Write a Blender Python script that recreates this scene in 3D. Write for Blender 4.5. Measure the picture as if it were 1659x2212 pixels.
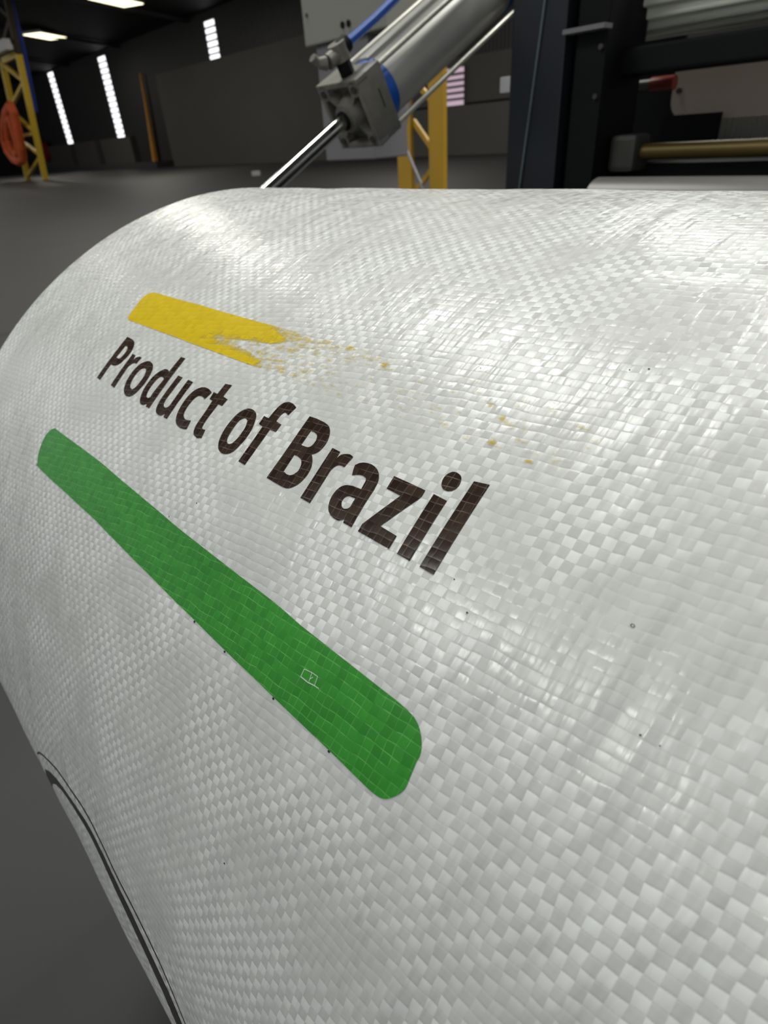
import bpy, bmesh, math, random
from mathutils import Vector, Matrix, noise
from mathutils.geometry import tessellate_polygon

WORLD = 0.42          # daylight coming in from the open side behind the camera
LK = 1.38              # high-bay lamps and the added overhead fill
HALL = 460
FLOORC = (0.031, 0.031, 0.030)
PANELC = (0.068, 0.062, 0.055)
FAB_D = (0.54, 0.54, 0.52)
FAB_L = (0.71, 0.72, 0.695)
BUMP = 0.00015
WRINK = 0.003
TILT = 1.1
YELLOW = [(-510, 446.6), (-514.5, 448), (-516.5, 452), (-520.5, 465), (-521.5, 472), (-519, 476.5), (-512.5, 478.8), (-460, 478.5), (-300, 478.5), (-200, 478.5), (-95, 478.5), (-95, 446.6), (-200, 446.6), (-300, 446.6)]
SPECKS = [(-105.99, 383.19, 0.5), (-35.98, 378.41, 0.4), (-164.8, 223.85, 0.5), (-245.7, 304.72, 0.8), (-213.92, 304.96, 0.7), (-171.51, 305.58, 0.7), (-132.37, 306.07, 0.7), (-309.15, 340.99, 0.5), (-98.59, 506.53, 0.5), (-105.42, 503.89, 0.35), (-289.26, 357.49, 0.5), (-118.07, 391.74, 0.35), (-30.2, 378.76, 0.3), (-169.93, 486.1, 0.3)]
RING = (-52.79, 406.97)
SCRATCH = [[(-162.21, 326.01), (-157.55, 327.05), (-157.49, 326.77), (-162.15, 325.73)], [(-162.04, 325.87), (-161.98, 322.21), (-162.26, 322.21), (-162.32, 325.87)], [(-162.12, 322.41), (-157.47, 322.52), (-157.47, 322.12), (-162.12, 322.01)], [(-157.38, 326.93), (-156.7, 322.97), (-156.98, 322.93), (-157.66, 326.89)], [(-157.51, 322.52), (-153.2, 323.45), (-153.12, 323.05), (-157.43, 322.12)], [(-153.59, 327.26), (-153.02, 323.27), (-153.3, 323.23), (-153.87, 327.22)], [(-153.18, 323.39), (-150.28, 323.73), (-150.24, 323.45), (-153.14, 323.11)], [(-155.81, 325.6), (-156.82, 324.02), (-157.06, 324.18), (-156.05, 325.76)], [(-157.53, 327.05), (-153.74, 327.38), (-153.72, 327.1), (-157.51, 326.77)]]

# ------------------------------------------------------------------ camera, world, lights, exposure
scene = bpy.context.scene
for o in list(bpy.data.objects):
    bpy.data.objects.remove(o)
COL = scene.collection
scene.view_settings.view_transform = 'Standard'
scene.view_settings.look = 'None'
scene.view_settings.gamma = 1
scene.view_settings.exposure = 0.17
scene.view_settings.use_curve_mapping = False

CAM = Vector((0, 0, 1.1109))
Fw = Vector((-0.63688, 0.55541, -0.53469)).normalized()
PSI, TH, RO = 0.85355, 0.56428, -0.07095
Fw = Vector((-math.sin(PSI)*math.cos(TH), math.cos(PSI)*math.cos(TH), -math.sin(TH)))
R0 = Fw.cross(Vector((0, 0, 1))).normalized()
U0 = R0.cross(Fw)
Rt = R0*math.cos(RO) + U0*math.sin(RO)
Up = U0*math.cos(RO) - R0*math.sin(RO)
cd = bpy.data.cameras.new('camera')
cam = bpy.data.objects.new('camera', cd)
COL.objects.link(cam)
M3 = Matrix((Rt, Up, -Fw)).transposed()
cam.matrix_world = Matrix.Translation(CAM) @ M3.to_4x4()
cd.sensor_fit = 'VERTICAL'
cd.sensor_height = 36.0
cd.sensor_width = 27.0
cd.lens = 1270.0/2212*36
cd.clip_start = 0.01
cd.clip_end = 500
cd.dof.use_dof = True
cd.dof.focus_distance = 0.29
cd.dof.aperture_fstop = 12.0
scene.camera = cam

w = bpy.data.worlds.new('world')
scene.world = w
w.use_nodes = True
w.node_tree.nodes['Background'].inputs[0].default_value = (0.93, 0.97, 1.0, 1)
w.node_tree.nodes['Background'].inputs[1].default_value = WORLD

def area(name, loc, size, power, color=(0.985, 1, 0.95), target=None, sy=None):
    ld = bpy.data.lights.new(name, 'AREA')
    ld.shape = 'RECTANGLE'
    ld.size = size
    ld.size_y = sy or size
    ld.energy = power
    ld.color = color
    o = bpy.data.objects.new(name, ld)
    COL.objects.link(o)
    o.location = loc
    if target is not None:
        o.rotation_euler = (Vector(target)-Vector(loc)).to_track_quat('-Z', 'Y').to_euler()
    return o

# overhead lamps of the hall (the bright patches mirrored in the woven fabric)
LAMPS = [((-4.3, 9.2, 7.0), 140), ((-4.0, 1.6, 7.0), 150), ((-3.3, -5.4, 6.5), 170)]
for (lx, ly, lz), pw in LAMPS:
    area('high_bay_or_fill', (lx, ly, lz), 2.5, pw*LK, sy=1.9)
area('high_bay_or_fill', (0.3, 4.6, 8.0), 3.0, 430*LK, sy=2.0)  # unseen fill, added for diffuse light where the fabric does not mirror it
for lx in (-22, -48, -76):
    for ly in (8, 22):
        area('hall_fill', (lx, ly, 10.2), 4.0, HALL, color=(1, 0.95, 0.86), sy=1.2)  # unseen grid of fill lights added to brighten the far hall

# ------------------------------------------------------------------ helpers
def new_mat(name, color=(0.5, 0.5, 0.5), rough=0.5, metal=0.0, spec=0.5, noise_amt=0.0, nscale=20, bump=0.0):
    m = bpy.data.materials.new(name)
    m.use_nodes = True
    nt = m.node_tree
    b = nt.nodes['Principled BSDF']
    b.inputs['Base Color'].default_value = (*color, 1)
    b.inputs['Roughness'].default_value = rough
    b.inputs['Metallic'].default_value = metal
    b.inputs['Specular IOR Level'].default_value = spec
    tc = nt.nodes.new('ShaderNodeTexCoord')
    n = nt.nodes.new('ShaderNodeTexNoise')
    n.inputs['Scale'].default_value = nscale
    n.inputs['Detail'].default_value = 4
    nt.links.new(tc.outputs['Object'], n.inputs['Vector'])
    mx = nt.nodes.new('ShaderNodeMix')
    mx.data_type = 'RGBA'
    mx.inputs[6].default_value = (*[c*(1-noise_amt) for c in color], 1)
    mx.inputs[7].default_value = (*[min(1, c*(1+noise_amt)) for c in color], 1)
    nt.links.new(n.outputs[0], mx.inputs[0])
    nt.links.new(mx.outputs[2], b.inputs['Base Color'])
    if bump:
        bp = nt.nodes.new('ShaderNodeBump')
        bp.inputs['Strength'].default_value = bump
        bp.inputs['Distance'].default_value = 0.01
        nt.links.new(n.outputs[0], bp.inputs['Height'])
        nt.links.new(bp.outputs[0], b.inputs['Normal'])
    return m

def emis_mat(name, color, strength):
    m = bpy.data.materials.new(name)
    m.use_nodes = True
    b = m.node_tree.nodes['Principled BSDF']
    b.inputs['Base Color'].default_value = (*color, 1)
    b.inputs['Emission Color'].default_value = (*color, 1)
    b.inputs['Emission Strength'].default_value = strength
    return m

def link(name, bm, mat, parent=None, smooth=False):
    me = bpy.data.meshes.new(name)
    bmesh.ops.recalc_face_normals(bm, faces=bm.faces)
    bm.to_mesh(me)
    bm.free()
    if mat:
        me.materials.append(mat)
    if smooth:
        for p in me.polygons:
            p.use_smooth = True
        try:
            me.set_sharp_from_angle(angle=math.radians(35))
        except Exception:
            pass
    o = bpy.data.objects.new(name, me)
    COL.objects.link(o)
    if parent:
        o.parent = parent
    return o

def empty(name, loc, rot=None, label=None, cat=None, group=None):
    o = bpy.data.objects.new(name, None)
    COL.objects.link(o)
    o.location = loc
    if rot is not None:
        o.rotation_euler = rot
    o.empty_display_size = 0.05
    tag(o, label, cat, group)
    return o

def tag(o, label=None, cat=None, group=None, kind=None):
    if label: o['label'] = label
    if cat: o['category'] = cat
    if group: o['group'] = group
    if kind: o['kind'] = kind
    return o

def bxx(bm, x0, x1, y0, y1, z0, z1, bev=0.0):
    t = bmesh.new()
    bmesh.ops.create_cube(t, size=1)
    for v in t.verts:
        v.co = Vector((x0+(v.co.x+.5)*(x1-x0), y0+(v.co.y+.5)*(y1-y0), z0+(v.co.z+.5)*(z1-z0)))
    if bev:
        bmesh.ops.bevel(t, geom=t.edges[:], offset=bev, segments=2, affect='EDGES', profile=0.6)
    merge(bm, t)
    return bm

def merge(bm, t):
    me = bpy.data.meshes.new('tmp')
    t.to_mesh(me)
    t.free()
    bm.from_mesh(me)
    bpy.data.meshes.remove(me)

def cyl(bm, a, b, r, seg=24, r2=None, caps=True, rf=None):
    a, b = Vector(a), Vector(b)
    d = (b-a).normalized()
    q = d.to_track_quat('Z', 'Y')
    r2 = r if r2 is None else r2
    A, B = [], []
    for i in range(seg):
        t = 2*math.pi*i/seg
        k = rf(t) if rf else 1
        v = q @ Vector((math.cos(t), math.sin(t), 0))
        A.append(bm.verts.new(a+v*r*k))
        B.append(bm.verts.new(b+v*r2*k))
    for i in range(seg):
        j = (i+1) % seg
        bm.faces.new((A[i], A[j], B[j], B[i]))
    if caps:
        bm.faces.new(A[::-1])
        bm.faces.new(B)
    return bm

def tube(bm, pts, r, seg=10):
    rings = []
    pts = [Vector(p) for p in pts]
    n = len(pts)
    prev = None
    for i, p in enumerate(pts):
        d = (pts[min(i+1, n-1)]-pts[max(i-1, 0)]).normalized()
        if prev is None:
            u = d.orthogonal().normalized()
        else:
            u = (prev-d*prev.dot(d)).normalized()
        prev = u
        w_ = d.cross(u)
        rr = r(i/(n-1)) if callable(r) else r
        rings.append([bm.verts.new(p+(u*math.cos(2*math.pi*k/seg)+w_*math.sin(2*math.pi*k/seg))*rr) for k in range(seg)])
    for i in range(n-1):
        for k in range(seg):
            l = (k+1) % seg
            bm.faces.new((rings[i][k], rings[i][l], rings[i+1][l], rings[i+1][k]))
    bm.faces.new(rings[0][::-1])
    bm.faces.new(rings[-1])
    return bm

def bar(bm, a, b, wd, dp=None, upv=Vector((0, 1, 0))):
    """square bar from a to b"""
    a, b = Vector(a), Vector(b)
    d = (b-a).normalized()
    s = d.cross(upv).normalized()
    t = s.cross(d).normalized()
    dp = wd if dp is None else dp
    A = [bm.verts.new(a+s*x*wd/2+t*y*dp/2) for x, y in ((-1, -1), (1, -1), (1, 1), (-1, 1))]
    B = [bm.verts.new(b+s*x*wd/2+t*y*dp/2) for x, y in ((-1, -1), (1, -1), (1, 1), (-1, 1))]
    for i in range(4):
        j = (i+1) % 4
        bm.faces.new((A[i], A[j], B[j], B[i]))
    bm.faces.new(A[::-1])
    bm.faces.new(B)
    return bm

# ------------------------------------------------------------------ materials
M = {}
def floor_mat():
    m = new_mat('floor_concrete', FLOORC, 0.55, noise_amt=0.12, nscale=0.6)
    nt = m.node_tree
    b = nt.nodes['Principled BSDF']
    tc = nt.nodes.new('ShaderNodeTexCoord')
    br = nt.nodes.new('ShaderNodeTexBrick')
    br.offset = 0
    br.inputs['Scale'].default_value = 1
    br.inputs['Brick Width'].default_value = 5.45
    br.inputs['Row Height'].default_value = 9.0
    br.inputs['Mortar Size'].default_value = 0.06
    br.inputs['Mortar Smooth'].default_value = 0.6
    br.inputs['Color1'].default_value = (1, 1, 1, 1)
    br.inputs['Color2'].default_value = (0.93, 0.93, 0.93, 1)
    br.inputs['Mortar'].default_value = (0.55, 0.55, 0.55, 1)
    nt.links.new(tc.outputs['Object'], br.inputs['Vector'])
    src = b.inputs['Base Color'].links[0].from_socket
    mu = nt.nodes.new('ShaderNodeMix')
    mu.data_type = 'RGBA'
    mu.blend_type = 'MULTIPLY'
    mu.inputs[0].default_value = 1
    nt.links.new(src, mu.inputs[6])
    nt.links.new(br.outputs[0], mu.inputs[7])
    nt.links.new(mu.outputs[2], b.inputs['Base Color'])
    return m
def corr_mat(name, color, scale=3.0, rough=0.5):
    """ribbed metal sheet, ribs run upright"""
    m = new_mat(name, color, rough, 0.0, noise_amt=0.25, nscale=0.8)
    nt = m.node_tree
    b = nt.nodes['Principled BSDF']
    tc = nt.nodes.new('ShaderNodeTexCoord')
    wv = nt.nodes.new('ShaderNodeTexWave')
    wv.bands_direction = 'X'
    wv.inputs['Scale'].default_value = scale
    nt.links.new(tc.outputs['Object'], wv.inputs['Vector'])
    bp = nt.nodes.new('ShaderNodeBump')
    bp.inputs['Strength'].default_value = 0.8
    bp.inputs['Distance'].default_value = 0.05
    nt.links.new(wv.outputs['Fac'], bp.inputs['Height'])
    nt.links.new(bp.outputs[0], b.inputs['Normal'])
    return m

def weave(nt):
    """woven tape lattice in the fabric's own metres (UV): returns sockets"""
    N, Lk = nt.nodes, nt.links
    def mth(op, a, b=None, c=None):
        n = N.new('ShaderNodeMath')
        n.operation = op
        for i, v in enumerate((a, b, c)):
            if v is None: continue
            if isinstance(v, (int, float)): n.inputs[i].default_value = v
            else: Lk.new(v, n.inputs[i])
        return n.outputs[0]
    tc = N.new('ShaderNodeUVMap')
    tc.uv_map = 'fabric'
    n0 = N.new('ShaderNodeTexNoise')
    n0.inputs['Scale'].default_value = 70
    n0.inputs['Detail'].default_value = 1
    Lk.new(tc.outputs[0], n0.inputs['Vector'])
    off = N.new('ShaderNodeVectorMath'); off.operation = 'SUBTRACT'
    Lk.new(n0.outputs['Color'], off.inputs[0]); off.inputs[1].default_value = (0.5, 0.5, 0.5)
    sc = N.new('ShaderNodeVectorMath'); sc.operation = 'SCALE'
    Lk.new(off.outputs[0], sc.inputs[0]); sc.inputs['Scale'].default_value = 0.0028
    ad = N.new('ShaderNodeVectorMath'); ad.operation = 'ADD'
    Lk.new(tc.outputs[0], ad.inputs[0]); Lk.new(sc.outputs[0], ad.inputs[1])
    s = N.new('ShaderNodeSeparateXYZ')
    Lk.new(ad.outputs[0], s.inputs[0])
    cu = mth('DIVIDE', s.outputs[0], 0.0044)
    cv = mth('DIVIDE', s.outputs[1], 0.0044)
    fu, fv = mth('FRACT', cu), mth('FRACT', cv)
    iu, iv = mth('FLOOR', cu), mth('FLOOR', cv)
    chk = mth('FLOORED_MODULO', mth('ADD', iu, iv), 2.0)
    cmb = N.new('ShaderNodeCombineXYZ')
    Lk.new(iu, cmb.inputs[0]); Lk.new(iv, cmb.inputs[1])
    wn = N.new('ShaderNodeTexWhiteNoise'); wn.noise_dimensions = '3D'
    Lk.new(cmb.outputs[0], wn.inputs['Vector'])
    rs = N.new('ShaderNodeSeparateXYZ')
    Lk.new(wn.outputs['Color'], rs.inputs[0])
    pu = mth('ABSOLUTE', mth('MULTIPLY_ADD', fu, 2.0, -1.0))
    pv = mth('ABSOLUTE', mth('MULTIPLY_ADD', fv, 2.0, -1.0))
    # masks of thin borders
    lineu = mth('SMOOTH_MIN', 1.0, mth('MAXIMUM', mth('MULTIPLY', mth('SUBTRACT', pu, 0.90), 12.0), 0.0), 0.1)
    linev = mth('SMOOTH_MIN', 1.0, mth('MAXIMUM', mth('MULTIPLY', mth('SUBTRACT', pv, 0.88), 10.0), 0.0), 0.1)
    # height: the tape on top arches along its run and drops at its borders
    pu2, pv2 = mth('MULTIPLY', pu, pu), mth('MULTIPLY', pv, pv)
    hA = mth('SUBTRACT', 1.0, mth('ADD', mth('MULTIPLY', pv2, 0.55), mth('MULTIPLY', mth('MULTIPLY', pu2, pu2), 0.3)))
    hB = mth('SUBTRACT', 0.75, mth('ADD', mth('MULTIPLY', pu2, 0.35), mth('MULTIPLY', mth('MULTIPLY', pv2, pv2), 0.4)))
    h = mth('ADD', mth('MULTIPLY', chk, hA), mth('MULTIPLY', mth('SUBTRACT', 1.0, chk), hB))
    tu = mth('MULTIPLY', mth('SUBTRACT', rs.outputs[0], 0.5), mth('SUBTRACT', fu, 0.5))
    tv = mth('MULTIPLY', mth('SUBTRACT', rs.outputs[1], 0.5), mth('SUBTRACT', fv, 0.5))
    h = mth('ADD', h, mth('MULTIPLY', mth('ADD', tu, tv), TILT))
    # fine fibre streaks along the tapes
    mp = N.new('ShaderNodeMapping')
    Lk.new(ad.outputs[0], mp.inputs['Vector'])
    mp.inputs['Scale'].default_value = (2200, 180, 1)
    ns = N.new('ShaderNodeTexNoise'); ns.inputs['Scale'].default_value = 1; ns.inputs['Detail'].default_value = 2
    Lk.new(mp.outputs[0], ns.inputs['Vector'])
    h = mth('ADD', h, mth('MULTIPLY', ns.outputs[0], 0.22))
    big = N.new('ShaderNodeTexNoise')
    big.inputs['Scale'].default_value = 16
    big.inputs['Detail'].default_value = 3
    Lk.new(tc.outputs[0], big.inputs['Vector'])
    return dict(mth=mth, chk=chk, lineu=lineu, linev=linev, h=h, rnd=rs.outputs[2], big=big.outputs[0], uv=tc.outputs[0], streak=ns.outputs[0], fu=fu, fv=fv)

def ramp(nt, src, p0, p1, v0=0.0, v1=1.0):
    r = nt.nodes.new('ShaderNodeMapRange')
    r.inputs['From Min'].default_value = p0
    r.inputs['From Max'].default_value = p1
    r.inputs['To Min'].default_value = v0
    r.inputs['To Max'].default_value = v1
    nt.links.new(src, r.inputs['Value'])
    return r.outputs[0]

def mixc(nt, fac, a, b):
    mx = nt.nodes.new('ShaderNodeMix')
    mx.data_type = 'RGBA'
    if isinstance(fac, (int, float)): mx.inputs[0].default_value = fac
    else: nt.links.new(fac, mx.inputs[0])
    for i, v in ((6, a), (7, b)):
        if isinstance(v, tuple): mx.inputs[i].default_value = (*v, 1)
        else: nt.links.new(v, mx.inputs[i])
    return mx.outputs[2]

def fabric_mat():
    m = bpy.data.materials.new('woven_white_fabric')
    m.use_nodes = True
    nt = m.node_tree
    b = nt.nodes['Principled BSDF']
    W = weave(nt)
    mth = W['mth']
    con = ramp(nt, W['big'], 0.38, 0.6, 0.12, 1.0)
    var = mth('MULTIPLY', mth('SUBTRACT', W['rnd'], 0.5), 0.35)
    fac = mth('MULTIPLY', con, mth('ADD', W['chk'], var))
    col = mixc(nt, fac, FAB_D, FAB_L)
    ln = mth('MULTIPLY', W['linev'], ramp(nt, W['streak'], 0.4, 0.6, 0.1, 0.5))
    col = mixc(nt, mth('MULTIPLY', ln, con), col, (0.36, 0.36, 0.35))
    nt.links.new(col, b.inputs['Base Color'])
    b.inputs['Specular IOR Level'].default_value = 0.36
    nt.links.new(ramp(nt, W['rnd'], 0, 1, 0.17, 0.38), b.inputs['Roughness'])
    bp = nt.nodes.new('ShaderNodeBump')
    bp.inputs['Strength'].default_value = 1.0
    bp.inputs['Distance'].default_value = BUMP
    nt.links.new(W['h'], bp.inputs['Height'])
    # soft wrinkles, longer than the weave
    mp = nt.nodes.new('ShaderNodeMapping')
    mp.inputs['Scale'].default_value = (60, 14, 1)
    mp.inputs['Rotation'].default_value = (0, 0, 0.25)
    nt.links.new(W['uv'], mp.inputs['Vector'])
    n2 = nt.nodes.new('ShaderNodeTexNoise')
    n2.inputs['Scale'].default_value = 1
    n2.inputs['Detail'].default_value = 3
    nt.links.new(mp.outputs[0], n2.inputs['Vector'])
    bp2 = nt.nodes.new('ShaderNodeBump')
    bp2.inputs['Strength'].default_value = 1.0
    bp2.inputs['Distance'].default_value = WRINK
    nt.links.new(n2.outputs[0], bp2.inputs['Height'])
    nt.links.new(bp.outputs[0], bp2.inputs['Normal'])
    nt.links.new(bp2.outputs[0], b.inputs['Normal'])
    return m

def ink_mat(name, base, line, var, rough=0.3, worn=0.0, lw=0.6):
    m = bpy.data.materials.new(name)
    m.use_nodes = True
    nt = m.node_tree
    b = nt.nodes['Principled BSDF']
    W = weave(nt)
    mth = W['mth']
    nz = nt.nodes.new('ShaderNodeTexNoise')
    nz.inputs['Scale'].default_value = 130
    nz.inputs['Detail'].default_value = 3
    nt.links.new(W['uv'], nz.inputs['Vector'])
    br = ramp(nt, nz.outputs[0], 0.36, 0.62, 0.0, 1.0)
    ln = mth('MULTIPLY', mth('MAXIMUM', mth('MULTIPLY', W['linev'], 1.0), mth('MULTIPLY', W['lineu'], 0.75)), mth('MULTIPLY', br, lw))
    c0 = mixc(nt, mth('MULTIPLY', W['streak'], mth('MULTIPLY', W['rnd'], 1.3)), base, var)
    col = mixc(nt, ln, c0, line)
    nt.links.new(col, b.inputs['Base Color'])
    b.inputs['Roughness'].default_value = rough
    b.inputs['Specular IOR Level'].default_value = 0.3
    bp = nt.nodes.new('ShaderNodeBump')
    bp.inputs['Strength'].default_value = 1.0
    bp.inputs['Distance'].default_value = BUMP*0.6
    nt.links.new(W['h'], bp.inputs['Height'])
    nt.links.new(bp.outputs[0], b.inputs['Normal'])
    if worn:
        at = nt.nodes.new('ShaderNodeAttribute')
        at.attribute_name = 'ink'
        nn = nt.nodes.new('ShaderNodeTexNoise')
        nn.inputs['Scale'].default_value = 260
        nn.inputs['Detail'].default_value = 5
        nn.inputs['Roughness'].default_value = 0.7
        mpn = nt.nodes.new('ShaderNodeMapping')
        mpn.inputs['Scale'].default_value = (0.38, 1.3, 1)
        mpn.inputs['Rotation'].default_value = (0, 0, 0.35)
        nt.links.new(W['uv'], mpn.inputs['Vector'])
        nt.links.new(mpn.outputs[0], nn.inputs['Vector'])
        # ink stays on the raised parts of the weave first
        t = mth('ADD', at.outputs['Fac'], mth('ADD', mth('MULTIPLY', mth('SUBTRACT', nn.outputs[0], 0.5), 1.5), mth('MULTIPLY', mth('SUBTRACT', W['h'], 0.7), 0.25)))
        al = ramp(nt, t, 0.30, 0.84, 0.0, 1.0)
        nt.links.new(al, b.inputs['Alpha'])
    return m

M['floor'] = floor_mat()
M['fabric'] = fabric_mat()
M['green'] = ink_mat('green_ink', (0.018, 0.20, 0.014), (0.17, 0.50, 0.12), (0.035, 0.29, 0.025), lw=0.75)
M['brown'] = ink_mat('dark_brown_ink', (0.020, 0.010, 0.007), (0.22, 0.17, 0.14), (0.055, 0.038, 0.028), rough=0.25, lw=0.7)
M['black'] = ink_mat('black_ink', (0.012, 0.010, 0.010), (0.06, 0.05, 0.05), (0.02, 0.018, 0.018), rough=0.3)
M['yellow_ink'] = ink_mat('worn_yellow_ink', (0.56, 0.40, 0.005), (0.70, 0.54, 0.05), (0.66, 0.48, 0.010), rough=0.4, worn=1, lw=0.3)
M['wall_dark'] = corr_mat('dark_ribbed_wall', (0.0075, 0.0065, 0.0055), 1.2)
M['roof'] = new_mat('dark_roof', (0.006, 0.0055, 0.005), 0.7, noise_amt=0.4, nscale=0.3)
M['beam'] = new_mat('roof_beam_grey', (0.022, 0.02, 0.02), 0.6, noise_amt=0.2, nscale=1)
M['panel'] = new_mat('grey_plaster', PANELC, 0.7, noise_amt=0.08, nscale=0.5)
M['panel_l'] = new_mat('light_grey_plaster', tuple(c*1.25 for c in PANELC), 0.7, noise_amt=0.08, nscale=0.5)
M['lowwall'] = new_mat('low_wall_grey', tuple(c*0.8 for c in PANELC), 0.7, noise_amt=0.1, nscale=0.5)
M['daylight'] = emis_mat('daylit_sheet', (0.97, 0.96, 1.0), 1.5)
M['pinklight'] = emis_mat('pink_daylit_sheet', (0.62, 0.46, 0.56), 0.55)
M['lampglow'] = emis_mat('warm_lamp_glow', (1.0, 0.93, 0.62), 2.2)
M['lampbody'] = new_mat('lamp_housing', (0.3, 0.3, 0.3), 0.5)
M['blackmetal'] = new_mat('black_metal', (0.004, 0.0045, 0.005), 0.6, 0.0, 0.15, noise_amt=0.3, nscale=12)
M['navy'] = new_mat('dark_navy_paint', (0.010, 0.013, 0.018), 0.42, 0.0, 0.35, noise_amt=0.2, nscale=9)
M['navy_highlight'] = new_mat('painted_highlight_grey', (0.12, 0.145, 0.15), 0.35, 0.3, noise_amt=0.3, nscale=30)  # lighter grey for the highlight painted on the navy plate
M['steel'] = new_mat('brushed_steel', (0.085, 0.08, 0.074), 0.38, 0.3, noise_amt=0.1, nscale=30)
M['chrome'] = new_mat('chrome', (0.62, 0.62, 0.61), 0.13, 1.0, noise_amt=0.02, nscale=10)
M['alu'] = new_mat('matt_aluminium', (0.42, 0.41, 0.385), 0.42, 0.25, noise_amt=0.08, nscale=25)
M['alu_cast'] = new_mat('cast_aluminium', (0.20, 0.19, 0.165), 0.5, 0.35, noise_amt=0.25, nscale=45, bump=0.15)
M['alu_dark'] = new_mat('dark_cast_metal', (0.045, 0.042, 0.036), 0.6, 0.2, noise_amt=0.3, nscale=40)  # dark grey base colour for bolts, bearing block, journal and slot
M['flute'] = new_mat('grey_green_metal', (0.66, 0.67, 0.58), 0.33, 0.25, noise_amt=0.1, nscale=14)
M['brass'] = new_mat('brass', (0.11, 0.075, 0.018), 0.45, 0.5, noise_amt=0.25, nscale=10)
M['beige'] = new_mat('beige_paint', (0.42, 0.35, 0.29), 0.5, noise_amt=0.06, nscale=8)
M['cab'] = new_mat('cabinet_grey_paint', (0.235, 0.23, 0.195), 0.5, noise_amt=0.05, nscale=4)
M['cab2'] = new_mat('cabinet_blue_grey_paint', (0.17, 0.163, 0.17), 0.5, noise_amt=0.05, nscale=4)
M['blue'] = new_mat('blue_plastic', (0.010, 0.085, 0.42), 0.4, noise_amt=0.15, nscale=12)
M['dblue'] = new_mat('deep_blue_plastic', (0.02, 0.05, 0.30), 0.5, noise_amt=0.2, nscale=1)
M['ypaint'] = new_mat('yellow_paint', (0.40, 0.225, 0.010), 0.45, noise_amt=0.2, nscale=3)
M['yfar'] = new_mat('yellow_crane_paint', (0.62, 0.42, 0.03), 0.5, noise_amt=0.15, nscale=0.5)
M['orange'] = new_mat('orange_webbing', (0.62, 0.10, 0.02), 0.7, noise_amt=0.3, nscale=2)
M['cream'] = new_mat('tie_rod_steel', (0.52, 0.50, 0.44), 0.35, 0.3, noise_amt=0.1, nscale=30)
M['crane_dark'] = new_mat('dark_crane_top', (0.05, 0.035, 0.015), 0.6, noise_amt=0.2, nscale=0.5)  # upper legs and braces in a much darker brown
M['opole'] = new_mat('orange_paint', (0.55, 0.24, 0.02), 0.6, noise_amt=0.2, nscale=1)
M['red'] = new_mat('red_plastic', (0.13, 0.012, 0.007), 0.4, noise_amt=0.2, nscale=20)
M['redfar'] = new_mat('dark_red_paint', (0.20, 0.01, 0.01), 0.5, noise_amt=0.2, nscale=2)
M['scratch'] = new_mat('bared_white_fabric', (0.6, 0.64, 0.58), 0.4)
M['corr'] = corr_mat('ribbed_grey_sheet', (0.34, 0.36, 0.35), 22)
M['white'] = new_mat('white_paint', (0.5, 0.5, 0.5), 0.5)
M['cardboard'] = new_mat('core_cardboard', (0.35, 0.24, 0.14), 0.8, noise_amt=0.1, nscale=40)
def wound_mat():
    m = new_mat('wound_layer_edges', (0.62, 0.62, 0.60), 0.6)
    nt = m.node_tree; b = nt.nodes['Principled BSDF']
    tc = nt.nodes.new('ShaderNodeTexCoord'); wv = nt.nodes.new('ShaderNodeTexWave')
    wv.wave_type = 'RINGS'; wv.rings_direction = 'X'; wv.inputs['Scale'].default_value = 60; wv.inputs['Distortion'].default_value = 1.5
    nt.links.new(tc.outputs['Object'], wv.inputs['Vector'])
    nt.links.new(mixc(nt, wv.outputs['Fac'], (0.45, 0.45, 0.43), (0.68, 0.68, 0.66)), b.inputs['Base Color'])
    return m
M['wound'] = wound_mat()

# ------------------------------------------------------------------ hall shell
def plain_box(name, dims, mat, kind='structure', parent=None, bev=0.0):
    bm = bmesh.new()
    bxx(bm, *dims, bev=bev)
    o = link(name, bm, mat, parent)
    if kind and not parent: o['kind'] = kind
    return o
plain_box('floor', (-125, 20, -12, 34, -0.3, 0.0), M['floor'])
plain_box('trim_1', (-112, -67.2, 31.0, 33.0, 0.0, 0.55), M['floor'])
# back wall: boards between the openings for the daylit strips
WIN = [(-97.3, -94.9, 3.08, 10.75), (-80.4, -78.0, 2.88, 10.5), (-56.6, -54.7, 7.66, 10.3)]
bm = bmesh.new()
xs = [-125] + [v for wn in WIN for v in wn[:2]] + [20]
for i in range(0, len(xs), 2):
    bxx(bm, xs[i], xs[i+1], 33, 33.3, 0, 11)
for (a, b_, z0, z1) in WIN:
    bxx(bm, a, b_, 33, 33.3, 0, z0)
    bxx(bm, a, b_, 33, 33.3, z1, 11)
tag(link('wall_back', bm, M['wall_dark']), kind='structure')
plain_box('wall_left', (-125.3, -125, -12, 34, 0, 14), M['wall_dark'])
def window(idx, a, b_, z0, z1, n, mat, y=33.05):
    bm = bmesh.new()
    t = 0.06
    bxx(bm, a, b_, y+0.12, y+0.16, z0, z1)
    root = link('window_%d' % idx, bm, mat)
    root['kind'] = 'structure'
    fb = bmesh.new()
    dz = (z1-z0)/n
    for k in range(1, n):
        bxx(fb, a, b_, y-0.02, y+0.06, z0+k*dz-0.06, z0+k*dz+0.06)
    bxx(fb, a-t, a, y-0.03, y+0.1, z0-t, z1+t)
    bxx(fb, b_, b_+t, y-0.03, y+0.1, z0-t, z1+t)
    link('window_bars', fb, M['panel_l'], root)
for i, (a, b_, z0, z1) in enumerate(WIN):
    window(i+1, a, b_, z0, z1, (14, 15, 6)[i], M['daylight'])
window(4, -29.3, -27.4, 2.55, 4.35, 6, M['pinklight'], y=32.4)
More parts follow.
